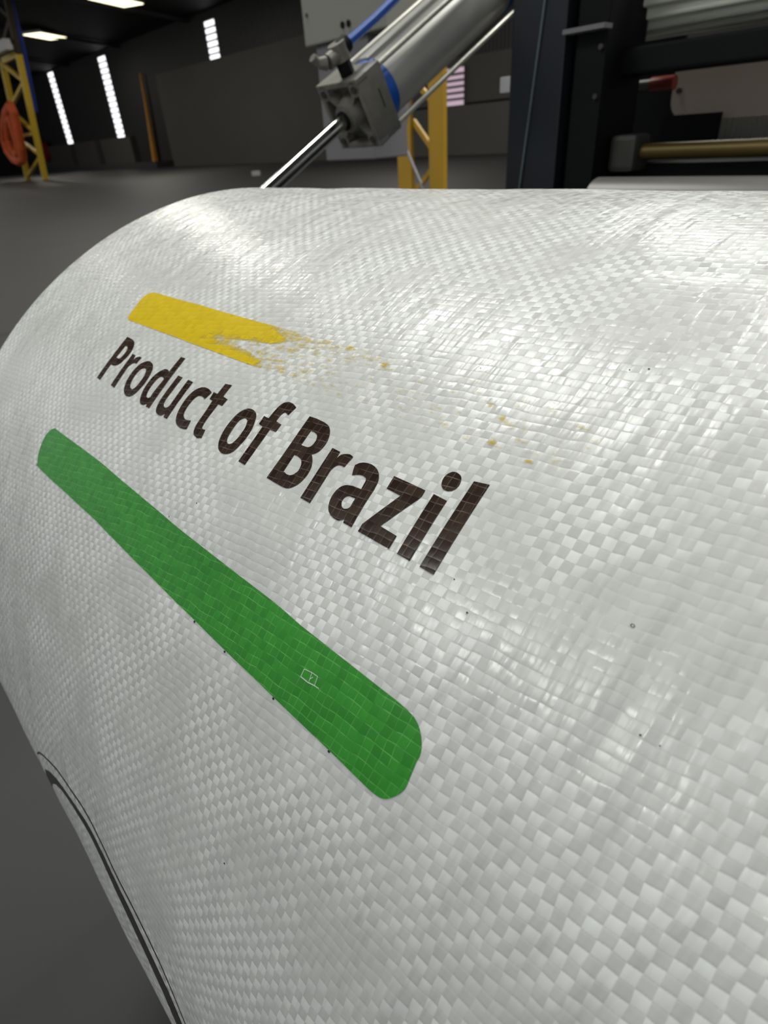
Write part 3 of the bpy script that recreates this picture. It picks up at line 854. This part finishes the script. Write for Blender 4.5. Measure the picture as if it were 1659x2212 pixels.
PR = {'P':[[(-490.8,432.6),(-488.4,432.5),(-486.1,432.4),(-483.9,432.3),(-481.9,432.2),(-480.2,432.1),(-478.5,431.9),(-477,431.5),(-475.5,431),(-474.2,430.4),(-473,429.5),(-472,428.6),(-471,427.5),(-470.2,426.3),(-469.4,424.9),(-468.9,423.5),(-468.6,422),(-468.6,420.3),(-468.7,418.8),(-469,417.3),(-469.5,415.9),(-470.1,414.5),(-470.7,413),(-471.4,411.4),(-472.2,410.1),(-473.3,409.1),(-474.5,408.4),(-475.8,407.8),(-477.2,407.2),(-478.7,406.8),(-480.2,406.6),(-481.6,406.5),(-482.9,406.5),(-484.3,406.6),(-484.6,391.6),(-491.4,392.1)],[(-482.9,425.1),(-481.6,425.1),(-480.3,425.1),(-479.2,425),(-478.3,424.5),(-477.6,424),(-477,423.2),(-476.6,422.3),(-476.3,421.2),(-476.2,420.1),(-476.1,418.9),(-476.2,417.6),(-476.5,416.5),(-476.9,415.5),(-477.4,414.7),(-478,414),(-478.6,413.6),(-479.3,413.4),(-480.1,413.4),(-481.2,413.4),(-482.5,413.5),(-483.7,413.6)]],
'r':[[(-464.4,421.6),(-459.1,421.4),(-457.7,417.5),(-457.3,418.3),(-456.8,419.2),(-456.2,420),(-455.5,420.6),(-454.6,421.1),(-453.6,421.5),(-452.6,421.8),(-451.5,421.9),(-450.6,421.9),(-449.9,421.9),(-449.3,421.8),(-448.8,421.7),(-449.6,415.6),(-450.6,415.7),(-451.6,415.7),(-452.5,415.7),(-453.4,415.4),(-454.2,415),(-455,414.5),(-455.6,413.9),(-456.1,413.1),(-456.6,412.2),(-457.1,411.9),(-457.5,411.5),(-457.6,409.4),(-457.4,404.7),(-457.2,398.2),(-457.1,391.8),(-464.4,392.2)]],
'o':[[(-437.2,421.4),(-435.3,421.7),(-433.4,421.7),(-431.6,421.5),(-429.9,421.2),(-428.2,420.7),(-426.7,420),(-425.4,419.1),(-424.2,418),(-423.2,416.8),(-422.5,415.5),(-421.9,414.1),(-421.4,412.4),(-421,410.4),(-420.8,408.1),(-420.8,405.8),(-421,403.8),(-421.5,401.8),(-422,400),(-422.6,398.4),(-423.1,396.9),(-423.8,395.6),(-424.8,394.5),(-425.8,393.5),(-426.9,392.7),(-428,392),(-429.2,391.5),(-430.5,391.2),(-431.9,390.9),(-433.4,390.9),(-435.1,391),(-436.8,391.4),(-438.6,392),(-440.3,392.7),(-441.6,393.6),(-442.7,394.6),(-443.7,395.8),(-444.8,397.4),(-445.8,399.2),(-446.6,401.1),(-447,403.1),(-447.3,405.3),(-447.3,407.4),(-447.2,409.5),(-446.8,411.6),(-446.2,413.5),(-445.4,415.2),(-444.4,416.7),(-443.1,418),(-441.3,419.4),(-439.2,420.5)],[(-435,415.1),(-434.2,415.3),(-433.3,415.4),(-432.5,415.3),(-431.7,415),(-430.9,414.5),(-430.1,413.8),(-429.4,412.8),(-428.8,411.6),(-428.3,410.3),(-428,408.8),(-427.9,407.1),(-428,405.5),(-428.1,403.9),(-428.4,402.3),(-428.7,401),(-429.2,399.8),(-429.8,398.9),(-430.4,398.2),(-431,397.6),(-431.5,397.3),(-432.3,397.2),(-433.5,397.3),(-434.8,397.6),(-436,398),(-437,398.7),(-437.9,399.6),(-438.7,400.7),(-439.3,402.1),(-439.8,403.6),(-440.1,405.2),(-440.2,406.9),(-440.1,408.6),(-439.9,410.1),(-439.4,411.4),(-438.9,412.5),(-438.2,413.4),(-437.2,414.2),(-436.1,414.7)]],
'd':[[(-401.4,434.1),(-395.2,434.3),(-394.9,391.2),(-400.2,391.1),(-401.1,393.1),(-401.8,392.8),(-402.4,392.4),(-403,392.1),(-403.7,391.7),(-404.4,391.3),(-405.2,391.1),(-406.3,390.9),(-407.5,390.8),(-408.7,391),(-410,391.4),(-411.3,392.1),(-412.5,393),(-413.6,394.1),(-414.6,395.4),(-415.5,396.9),(-416.2,398.5),(-416.8,400.3),(-417.2,402.1),(-417.4,403.9),(-417.4,405.8),(-417.3,407.6),(-417.1,409.4),(-416.8,411.3),(-416.3,413.1),(-415.5,414.7),(-414.5,416.3),(-413.5,417.6),(-412.4,418.7),(-411.2,419.6),(-410.2,420.4),(-409.4,420.9),(-408.7,421.2),(-407.9,421.4),(-407,421.5),(-406,421.6),(-405,421.5),(-404,421.4),(-403,421.1),(-402.1,420.9)],[(-406.6,414.9),(-405.9,415),(-405,415.1),(-404.2,415.1),(-403.5,415),(-402.8,414.9),(-402.3,414.6),(-402,414.3),(-401.8,414),(-401.6,413.6),(-402.9,402),(-402.7,400.9),(-402.5,399.7),(-402.5,398.8),(-402.8,398.2),(-403.3,397.7),(-403.9,397.4),(-404.5,397.2),(-405.3,397.1),(-406.1,397.1),(-406.8,397.3),(-407.6,397.6),(-408.2,398.2),(-408.8,399.1),(-409.4,400.2),(-409.8,401.4),(-410.1,402.8),(-410.2,404.2),(-410.3,405.7),(-410.2,407.5),(-410,409.4),(-409.7,411),(-409.3,412.2),(-408.8,413),(-408.3,413.7),(-407.8,414.3),(-407.3,414.6)]],
'u':[[(-388.2,420.8),(-381.3,420.8),(-382.2,401.6),(-381.8,400.5),(-381.4,399.3),(-380.9,398.4),(-380.2,397.8),(-379.5,397.4),(-378.7,397.2),(-377.8,397),(-376.8,396.9),(-375.9,397.1),(-375.1,397.5),(-374.4,398),(-373.8,398.6),(-373.4,399.2),(-373.2,399.7),(-373.1,400.4),(-373,401.1),(-373,401.8),(-373,402.6),(-373.2,420.9),(-365.9,420.8),(-366.7,390.9),(-371.7,390.8),(-372.6,393.4),(-373,393),(-373.3,392.5),(-373.8,392),(-374.3,391.6),(-375,391.1),(-375.8,390.8),(-376.9,390.5),(-378.1,390.4),(-379.4,390.3),(-380.7,390.5),(-382.1,390.7),(-383.3,391.1),(-384.3,391.5),(-385.1,392.1),(-385.9,392.8),(-386.5,393.7),(-387.1,394.7),(-387.6,395.9),(-388,397.3),(-388.3,398.8),(-388.5,400.4),(-388.6,402),(-388.6,403.7),(-388.6,405.3)]],
'c':[[(-339.9,419.5),(-342.1,413.6),(-343.2,413.9),(-344.2,414.3),(-345.3,414.5),(-346.5,414.6),(-347.7,414.5),(-348.7,414.3),(-349.6,414.1),(-350.3,413.8),(-351,413.2),(-351.7,412.4),(-352.3,411.4),(-352.7,410.2),(-353,409),(-353.2,407.7),(-353.4,406.3),(-353.5,405),(-353.5,403.6),(-353.4,402.3),(-353.2,401.2),(-352.9,400.2),(-352.4,399.3),(-351.9,398.5),(-351.3,397.9),(-350.5,397.4),(-349.6,397),(-348.6,396.7),(-347.6,396.5),(-346.5,396.5),(-345.4,396.7),(-344.3,396.9),(-343.3,397.1),(-342.4,397.4),(-341.5,397.6),(-340.2,391.3),(-341.3,391),(-342.4,390.7),(-343.7,390.4),(-345.1,390.3),(-346.6,390.1),(-348.1,390.1),(-349.4,390.2),(-350.8,390.4),(-352,390.7),(-353,390.9),(-354,391.3),(-354.9,391.8),(-355.9,392.6),(-356.9,393.5),(-357.8,394.6),(-358.6,395.8),(-359.2,397.1),(-359.8,398.6),(-360.2,400.3),(-360.5,402.1),(-360.7,403.9),(-360.8,405.7),(-360.8,407.5),(-360.6,409.2),(-360.4,410.9),(-359.9,412.5),(-359.4,414),(-358.7,415.3),(-357.8,416.5),(-356.8,417.6),(-355.6,418.5),(-354.3,419.4),(-353,420.1),(-351.8,420.5),(-350.6,420.8),(-349.4,421),(-348.1,421),(-346.6,421),(-345.3,420.9),(-344,420.7),(-342.9,420.4),(-341.9,420.2),(-341.1,420),(-340.5,419.7)]],
't':[[(-333.5,428.5),(-326.4,429.4),(-326.8,420.4),(-321,419.9),(-321.8,414.6),(-326.3,414.6),(-326.4,413),(-326.6,411.4),(-326.7,409.7),(-326.9,407.9),(-327.2,406),(-327.3,404.2),(-327.4,402.6),(-327.4,401.1),(-327.3,399.8),(-327.1,398.7),(-326.9,397.8),(-326.7,397.1),(-326.4,396.7),(-326,396.6),(-325.5,396.5),(-324.8,396.4),(-324.1,396.4),(-323.5,396.5),(-323,396.6),(-322.7,396.8),(-322.3,396.9),(-320.7,391.1),(-321.4,390.9),(-322.1,390.8),(-322.8,390.6),(-323.5,390.3),(-324.1,390),(-324.9,389.8),(-325.8,389.8),(-326.8,390),(-327.8,390.1),(-328.7,390.3),(-329.6,390.4),(-330.5,390.7),(-331.3,391.3),(-332.1,392.1),(-332.7,392.9),(-333.1,393.8),(-333.5,394.7),(-333.7,395.8),(-333.9,396.8),(-333.9,398),(-333.9,399.5),(-333.8,401.7),(-333.6,404.4),(-333.5,407),(-333.6,409.7),(-333.8,412.3),(-334,415),(-337.7,415.2),(-338.4,420.5),(-333.8,420.3)]],
'o2':[[(-296.3,420.2),(-294.9,420.4),(-293.4,420.5),(-291.9,420.4),(-290.4,420.1),(-288.9,419.7),(-287.6,419),(-286.6,418.2),(-285.8,417.3),(-285.1,416),(-284.3,414.5),(-283.5,412.6),(-282.9,410.7),(-282.5,408.8),(-282.3,406.7),(-282.3,404.7),(-282.4,402.8),(-282.6,401.1),(-283,399.4),(-283.3,397.6),(-283.8,396),(-284.3,394.6),(-285,393.4),(-285.7,392.5),(-286.5,391.6),(-287.6,390.9),(-288.7,390.3),(-290,389.8),(-291.3,389.5),(-292.8,389.3),(-294.3,389.3),(-295.7,389.5),(-297.2,389.9),(-298.6,390.4),(-299.8,391.1),(-300.9,392),(-301.9,393),(-302.9,394.2),(-303.7,395.5),(-304.3,397),(-304.9,398.8),(-305.3,400.7),(-305.5,402.7),(-305.5,404.8),(-305.3,406.9),(-305,409),(-304.6,411),(-304,412.9),(-303.2,414.6),(-302.3,416),(-301.2,417.2),(-300.1,418.3),(-298.9,419.1),(-297.7,419.8)],[(-294.7,413.8),(-293.9,413.9),(-293.1,413.9),(-292.3,413.7),(-291.7,413.5),(-291,413.1),(-290.5,412.4),(-290,411.5),(-289.5,410.4),(-289.1,409.1),(-288.9,407.6),(-288.8,406),(-288.8,404.4),(-288.9,402.9),(-289.2,401.4),(-289.5,400.1),(-289.8,399),(-290.2,398.1),(-290.7,397.3),(-291.4,396.7),(-292.1,396.3),(-292.9,396),(-293.6,395.9),(-294.2,395.9),(-294.9,396.1),(-295.6,396.4),(-296.3,396.9),(-296.9,397.6),(-297.4,398.6),(-297.8,399.7),(-298.1,400.9),(-298.3,402.4),(-298.4,404.1),(-298.5,405.7),(-298.4,407.4),(-298.3,409),(-298.1,410.4),(-297.7,411.4),(-297.1,412.1),(-296.5,412.7),(-295.9,413.2),(-295.3,413.6)]],
'f':[[(-260.5,431.7),(-262.5,425.8),(-263.3,426.1),(-264.1,426.3),(-264.8,426.5),(-265.5,426.5),(-266.1,426.5),(-266.6,426.3),(-267.1,425.8),(-267.5,425.2),(-267.9,424.4),(-268.1,423.5),(-268.2,422.6),(-268.2,421.7),(-268.3,421),(-268.2,420.5),(-268.2,419.9),(-262.8,419.4),(-263.1,414.3),(-268.7,414.1),(-268.8,389.9),(-275.6,390),(-275.8,413.8),(-280.1,414.3),(-280.2,419.8),(-275.6,419.7),(-275.4,420.8),(-275.3,422),(-275.1,423.3),(-274.9,424.7),(-274.6,426.2),(-274.3,427.7),(-273.8,428.9),(-273.2,430.1),(-272.5,431.1),(-271.6,431.9),(-270.5,432.5),(-269.3,433),(-268,433.2),(-266.5,433.2),(-265.3,433.1),(-264.2,432.9),(-263.2,432.7),(-262.4,432.4),(-261.7,432.2),(-261.1,432)]],
'B':[[(-246.5,430),(-244.5,430.1),(-242.5,430.2),(-240.4,430.3),(-238,430.2),(-235.5,430.1),(-233.4,430),(-231.8,429.7),(-230.5,429.5),(-229.3,429.1),(-228.2,428.6),(-227.3,427.9),(-226.4,427.2),(-225.6,426.2),(-224.8,425.1),(-224.2,424),(-223.8,422.8),(-223.4,421.6),(-223.3,420.4),(-223.3,419.2),(-223.4,418),(-223.7,416.8),(-224,415.7),(-224.5,414.7),(-225.2,413.8),(-226,413),(-227,412.3),(-228,411.6),(-227.4,411.2),(-226.8,410.9),(-226.2,410.3),(-225.4,409.6),(-224.6,408.7),(-223.9,407.7),(-223.4,406.8),(-222.9,405.9),(-222.6,404.8),(-222.4,403.6),(-222.3,402.3),(-222.3,400.9),(-222.6,399.4),(-223,397.8),(-223.5,396.4),(-224.1,395.2),(-224.7,394.2),(-225.5,393.3),(-226.4,392.3),(-227.4,391.4),(-228.5,390.7),(-229.4,390.3),(-230.3,390),(-231.6,389.8),(-233.8,389.7),(-236.4,389.7),(-239.1,389.7),(-241.8,389.7),(-244.5,389.8),(-247.2,389.8)],[(-238.7,422.9),(-237.6,422.9),(-236.5,423),(-235.4,422.9),(-234.3,422.7),(-233.3,422.4),(-232.5,421.9),(-231.9,421.2),(-231.5,420.3),(-231.2,419.5),(-231.1,418.6),(-231.2,417.7),(-231.3,416.9),(-231.5,416.2),(-231.9,415.5),(-232.3,415),(-232.9,414.6),(-233.5,414.3),(-234.4,414.1),(-235.7,414),(-237.4,413.9),(-239,413.9)],[(-239.2,407.5),(-238,407.5),(-236.8,407.6),(-235.6,407.5),(-234.5,407.3),(-233.4,407.1),(-232.4,406.7),(-231.6,406.1),(-230.9,405.3),(-230.3,404.3),(-230,403.3),(-229.8,402.2),(-229.7,401.1),(-229.9,400.2),(-230.4,399.4),(-230.9,398.7),(-231.4,398),(-232.1,397.5),(-232.8,397.1),(-233.6,396.8),(-234.5,396.7),(-235.4,396.6),(-236.5,396.7),(-237.7,396.9),(-238.9,397)]],
'r2':[[(-217.4,419.3),(-211.1,419.1),(-210.7,415.2),(-210.5,416),(-210.2,416.7),(-209.9,417.4),(-209.5,417.9),(-208.9,418.4),(-208.1,418.8),(-207,419.3),(-205.7,419.7),(-204.4,420),(-203.4,419.9),(-202.5,419.7),(-201.5,419.4),(-202.9,413),(-203.8,413),(-204.8,413.1),(-205.7,413),(-206.6,412.8),(-207.4,412.4),(-208.1,411.8),(-208.7,411.1),(-209.1,410.3),(-209.5,409.4),(-209.6,409),(-209.7,408.6),(-209.7,406.6),(-209.7,401.9),(-209.8,395.7),(-209.9,389.5),(-217.6,389.5)]],
'a':[[(-197.5,416.3),(-196.9,416.9),(-196.4,417.5),(-195.7,418.1),(-194.9,418.5),(-194,419),(-193,419.3),(-191.8,419.6),(-190.3,419.8),(-188.9,419.9),(-187.5,419.8),(-186.1,419.6),(-184.8,419.2),(-183.6,418.7),(-182.4,418),(-181.4,417.2),(-180.6,416.3),(-179.9,415.3),(-179.3,414.1),(-178.9,412.8),(-178.7,411.3),(-178.5,409.8),(-178.5,408.1),(-178.6,406.4),(-178.6,404.4),(-178.6,402.2),(-178.6,399.7),(-178.5,397.1),(-178.5,394.6),(-178.3,392),(-178.2,389.4),(-184.2,389.3),(-184.5,391.1),(-185,390.7),(-185.5,390.3),(-186,390),(-186.6,389.6),(-187.2,389.2),(-188,389),(-189.2,388.9),(-190.5,388.9),(-191.9,389.1),(-193.1,389.3),(-194.2,389.7),(-195.2,390.2),(-196.1,390.7),(-196.8,391.3),(-197.5,392.1),(-198.2,393.1),(-198.7,394.2),(-199.1,395.4),(-199.4,396.7),(-199.5,398),(-199.4,399.3),(-199.2,400.6),(-198.8,401.9),(-198.3,403),(-197.6,403.9),(-196.7,404.7),(-195.8,405.3),(-194.8,405.8),(-193.7,406.1),(-192.5,406.4),(-191.3,406.7),(-190,406.8),(-188.8,406.9),(-187.7,407),(-186.6,407),(-185.6,407),(-185.7,408.1),(-185.8,409.2),(-185.9,410.1),(-185.9,410.8),(-186,411.3),(-186.1,411.8),(-186.4,412.2),(-186.7,412.6),(-187.2,412.8),(-187.9,413),(-188.8,413.1),(-189.7,413.1),(-190.6,413),(-191.5,412.8),(-192.4,412.5),(-193.4,412.1),(-194.4,411.6),(-195.5,411.1),(-195.9,411.9),(-196.3,412.8),(-196.7,413.6),(-197,414.5),(-197.3,415.4)],[(-189.7,401.6),(-188.5,401.7),(-187,401.8),(-185.6,402),(-185.6,401),(-185.6,400),(-185.6,399.1),(-185.5,398.3),(-185.5,397.6),(-185.7,397),(-186.1,396.4),(-186.7,395.9),(-187.3,395.6),(-188,395.3),(-188.7,395.2),(-189.4,395.3),(-190,395.5),(-190.7,395.9),(-191.2,396.5),(-191.7,397.1),(-192,397.9),(-192.1,398.6),(-192,399.3),(-191.8,399.9),(-191.4,400.5),(-191,400.9),(-190.4,401.3)]],
'z':[[(-172.8,419.3),(-153.4,419.3),(-153.2,418.4),(-153.1,417.4),(-153.1,416.6),(-153.1,416),(-153.3,415.4),(-153.4,414.9),(-163.8,396.2),(-153,395.8),(-153.1,389.3),(-173.6,389.3),(-173.6,393.1),(-163.3,412.3),(-172.5,412.5)]],
'i':[[(-148.4,419.3),(-140.7,419),(-140.5,389.2),(-148.1,389.3)]],
'dot':[[(-146,432),(-145,432.2),(-144,432.1),(-143,431.9),(-142.2,431.6),(-141.4,431.1),(-140.8,430.4),(-140.4,429.6),(-140.1,428.7),(-139.9,427.8),(-139.9,426.9),(-140.1,425.9),(-140.4,425.1),(-140.9,424.4),(-141.5,423.7),(-142.3,423.3),(-143.2,422.9),(-144.2,422.8),(-145.2,422.8),(-146.1,423.1),(-147,423.7),(-147.7,424.3),(-148.2,425.2),(-148.6,426.3),(-148.8,427.3),(-148.8,428.3),(-148.6,429.2),(-148.2,430.1),(-147.6,430.9),(-146.9,431.6)]],
'l':[[(-134.8,431.5),(-127.3,432.7),(-127.2,389.2),(-134.9,389.2)]],
'green':[[(-513.4,339.3),(-417.1,340.9),(-303.1,339.2),(-195,340.4),(-175.6,339.9),(-116.1,340.5),(-113.4,340.5),(-110.8,340.4),(-108.4,340.3),(-106.3,340),(-104.4,339.6),(-102.7,338.9),(-101.1,338),(-99.7,336.8),(-98.5,335.6),(-97.4,334.1),(-96.5,332.6),(-95.9,331),(-95.6,329.5),(-95.7,328),(-95.7,326.4),(-95.6,324.9),(-95.5,323.4),(-95.4,321.8),(-95.3,320.3),(-95.1,318.8),(-95.1,317.3),(-95.3,316),(-95.8,314.6),(-96.5,313.2),(-97.5,311.6),(-98.8,309.9),(-100.2,308.5),(-101.5,307.6),(-102.8,307.1),(-104.2,306.8),(-105.8,306.6),(-107.5,306.5),(-109.2,306.4),(-133,306.5),(-169.4,306.2),(-198.7,305.9),(-267.4,305.2),(-388.3,306.5),(-426.1,305.8),(-468.8,305.1),(-503.2,304.8),(-517,305),(-516.7,305.8),(-515.8,307.2),(-518.6,309.4),(-520.8,312.2),(-522.4,315.5),(-523.5,319.3),(-524.1,323.5),(-524.1,327.2),(-523.5,330.3),(-522.1,332.9),(-520.4,335.1),(-518.3,336.8),(-515.8,338.1)]],
'yellow':[[(-512.3,479.2),(-398.8,478.3),(-290.4,478.4),(-256.1,478.3),(-222.2,478.2),(-213.7,462.3),(-261.8,458.7),(-306.7,457.9),(-334.6,445.4),(-419.7,447.7),(-500.1,446.4),(-504.5,446.3),(-508.8,446.3),(-512.4,446.5),(-514.4,447.2),(-515.6,448.1),(-516.7,449.8),(-518.3,452.6),(-520,456.2),(-521.3,459.7),(-521.7,462.7),(-521.7,465.7),(-521.5,468.5),(-521.3,471.3),(-521,473.9),(-520,476.1),(-517.9,477.5),(-515.1,478.3)]]}
for k in ('P', 'r', 'o', 'd', 'u', 'c', 't', 'o2', 'f', 'B', 'r2', 'a', 'z', 'l'):
    print_part('printed_letter', PR[k], M['brown'], label='dark brown printed letter ' + k[0])
li = print_part('printed_letter', PR['i'], M['brown'], label='dark brown printed letter i')
dt = print_part('letter_dot', PR['dot'], M['brown'])
dt.parent = li
print_part('green_bar', PR['green'], M['green'], label='long green printed bar with rounded corners')
FLECKS = [(-140.5, 463.5, 1.4), (-139.3, 450.8, 1.6), (-109.6, 450.9, 0.9), (-224.3, 472.5, 1.6), (-232, 477, 1.2), (-209, 467, 0.9), (-152, 468, 1.0), (-127, 456, 1.1), (-256, 477.5, 1.9), (-176, 470, 1.0), (-133, 461, 1.0), (-118, 448.5, 0.9)]
def ycov(x, s):
    x, s = x*1000, s*1000
    t = (x+372)/172.0                      # 0 at the solid part, 1 where the ink dies out
    lo, hi = 446.6, 478.5
    v = (s-lo)/(hi-lo)
    c = 1.10
    # ragged boundary: two tongues of ink with a bite between them
    edge = -322 + 16*math.exp(-((v-0.70)/0.16)**2) - 26*math.exp(-((v-0.40)/0.14)**2) + 10*math.exp(-((v-0.12)/0.12)**2) - 10*math.exp(-((v-0.95)/0.08)**2)
    dd = x-(edge+5*noise.noise(Vector((x*0.09, s*0.25, 0))))
    if dd > 0:
        c = 0.38*math.exp(-dd/120.0)+0.16*math.exp(-((v-0.95)/0.15)**2)*math.exp(-dd/70)
        c = max(c, 0.16)
        for fx, fs, fr in FLECKS:
            c += 0.75*math.exp(-((x-fx)**2+(s-fs)**2)/(fr*fr))
    elif dd > -12:
        c = 0.55 + 0.05*(-dd)
    if -402 < x and dd <= 0:
        c -= 0.58*math.exp(-((v-0.33-0.0012*(x+372))/0.17)**2)*min(1, (x+405)/28)
        c -= 0.30*max(0, (x+375)/45)*math.exp(-((v-0.45)/0.4)**2)
    return c
print_part('yellow_bar', [YELLOW], M['yellow_ink'], maxlen=0.003, label='yellow printed bar worn away towards the right', attr=ycov)
thin = [(-474, 22), (-468, 40), (-462.5, 54), (-445, 70), (-428.2, 81), (-405, 93.5), (-386.4, 101.8), (-363.7, 108.1), (-334.7, 114.5), (-309.3, 117.2), (-286.1, 117), (-265.3, 114), (-245.4, 112), (-226.9, 109.4), (-209.7, 105.3), (-193.9, 97.5), (-180.4, 89.4), (-160, 78)]
def under(rx, ry, cx=-291, cy=30):
    return [(cx+rx*math.cos(a), cy-ry*math.sin(a)) for a in [math.pi*k/22 for k in range(0, 22)]]
thin = thin + [(-138, 60)] + under(181, 92)
def band(top, bot): return [[*top, *bot[::-1]]]
print_part('printed_line', band([(x, s+1.1) for x, s in thin], [(x+0.3, s-1.1) for x, s in thin]), M['black'], maxlen=0.006, label='thin black printed line')
tU = [(-452, 36), (-442.4, 52.5), (-415.9, 72.9), (-393.2, 85.3), (-375.1, 91.8), (-349.1, 100.4), (-326.3, 105.6), (-308.3, 107.8), (-287.4, 108.2), (-268.4, 106.4), (-251.3, 103.8), (-234.6, 99.5), (-217.8, 95.2), (-200.4, 89.5), (-187.2, 81.0), (-165, 68), (-141, 50)] + under(172, 84)
tL = [(-452, 14), (-440, 30), (-423.4, 51.6), (-402.4, 70.8), (-382.3, 82.2), (-354.8, 92.0), (-332.5, 97.0), (-315.7, 98.6), (-296.7, 98.0), (-276.0, 95.1), (-259.6, 92.0), (-242.8, 86.7), (-225.8, 81.4), (-209.5, 74.5), (-197.4, 64.0), (-172, 48), (-155, 36)] + under(160, 72)
print_part('printed_line', band(tU, tL), M['black'], maxlen=0.006, label='thick black printed line')

# small dark specks of ink and a scratch in the green bar
def disc(x, y, r, n=8):
    return [(x+r*math.cos(2*math.pi*k/n), y+r*math.sin(2*math.pi*k/n)*0.8) for k in range(n)]
for x, y, r in SPECKS:
    print_part('ink_speck', [disc(x, y, r)], M['black'], maxlen=0.01)
print_part('ink_speck', [disc(RING[0], RING[1], 0.75, 14), disc(RING[0], RING[1], 0.5, 14)], M['black'], maxlen=0.01, label='tiny dark ring mark')
for lp in SCRATCH:
    print_part('scratch', [lp], M['scratch'], off=0.0003, maxlen=0.01)
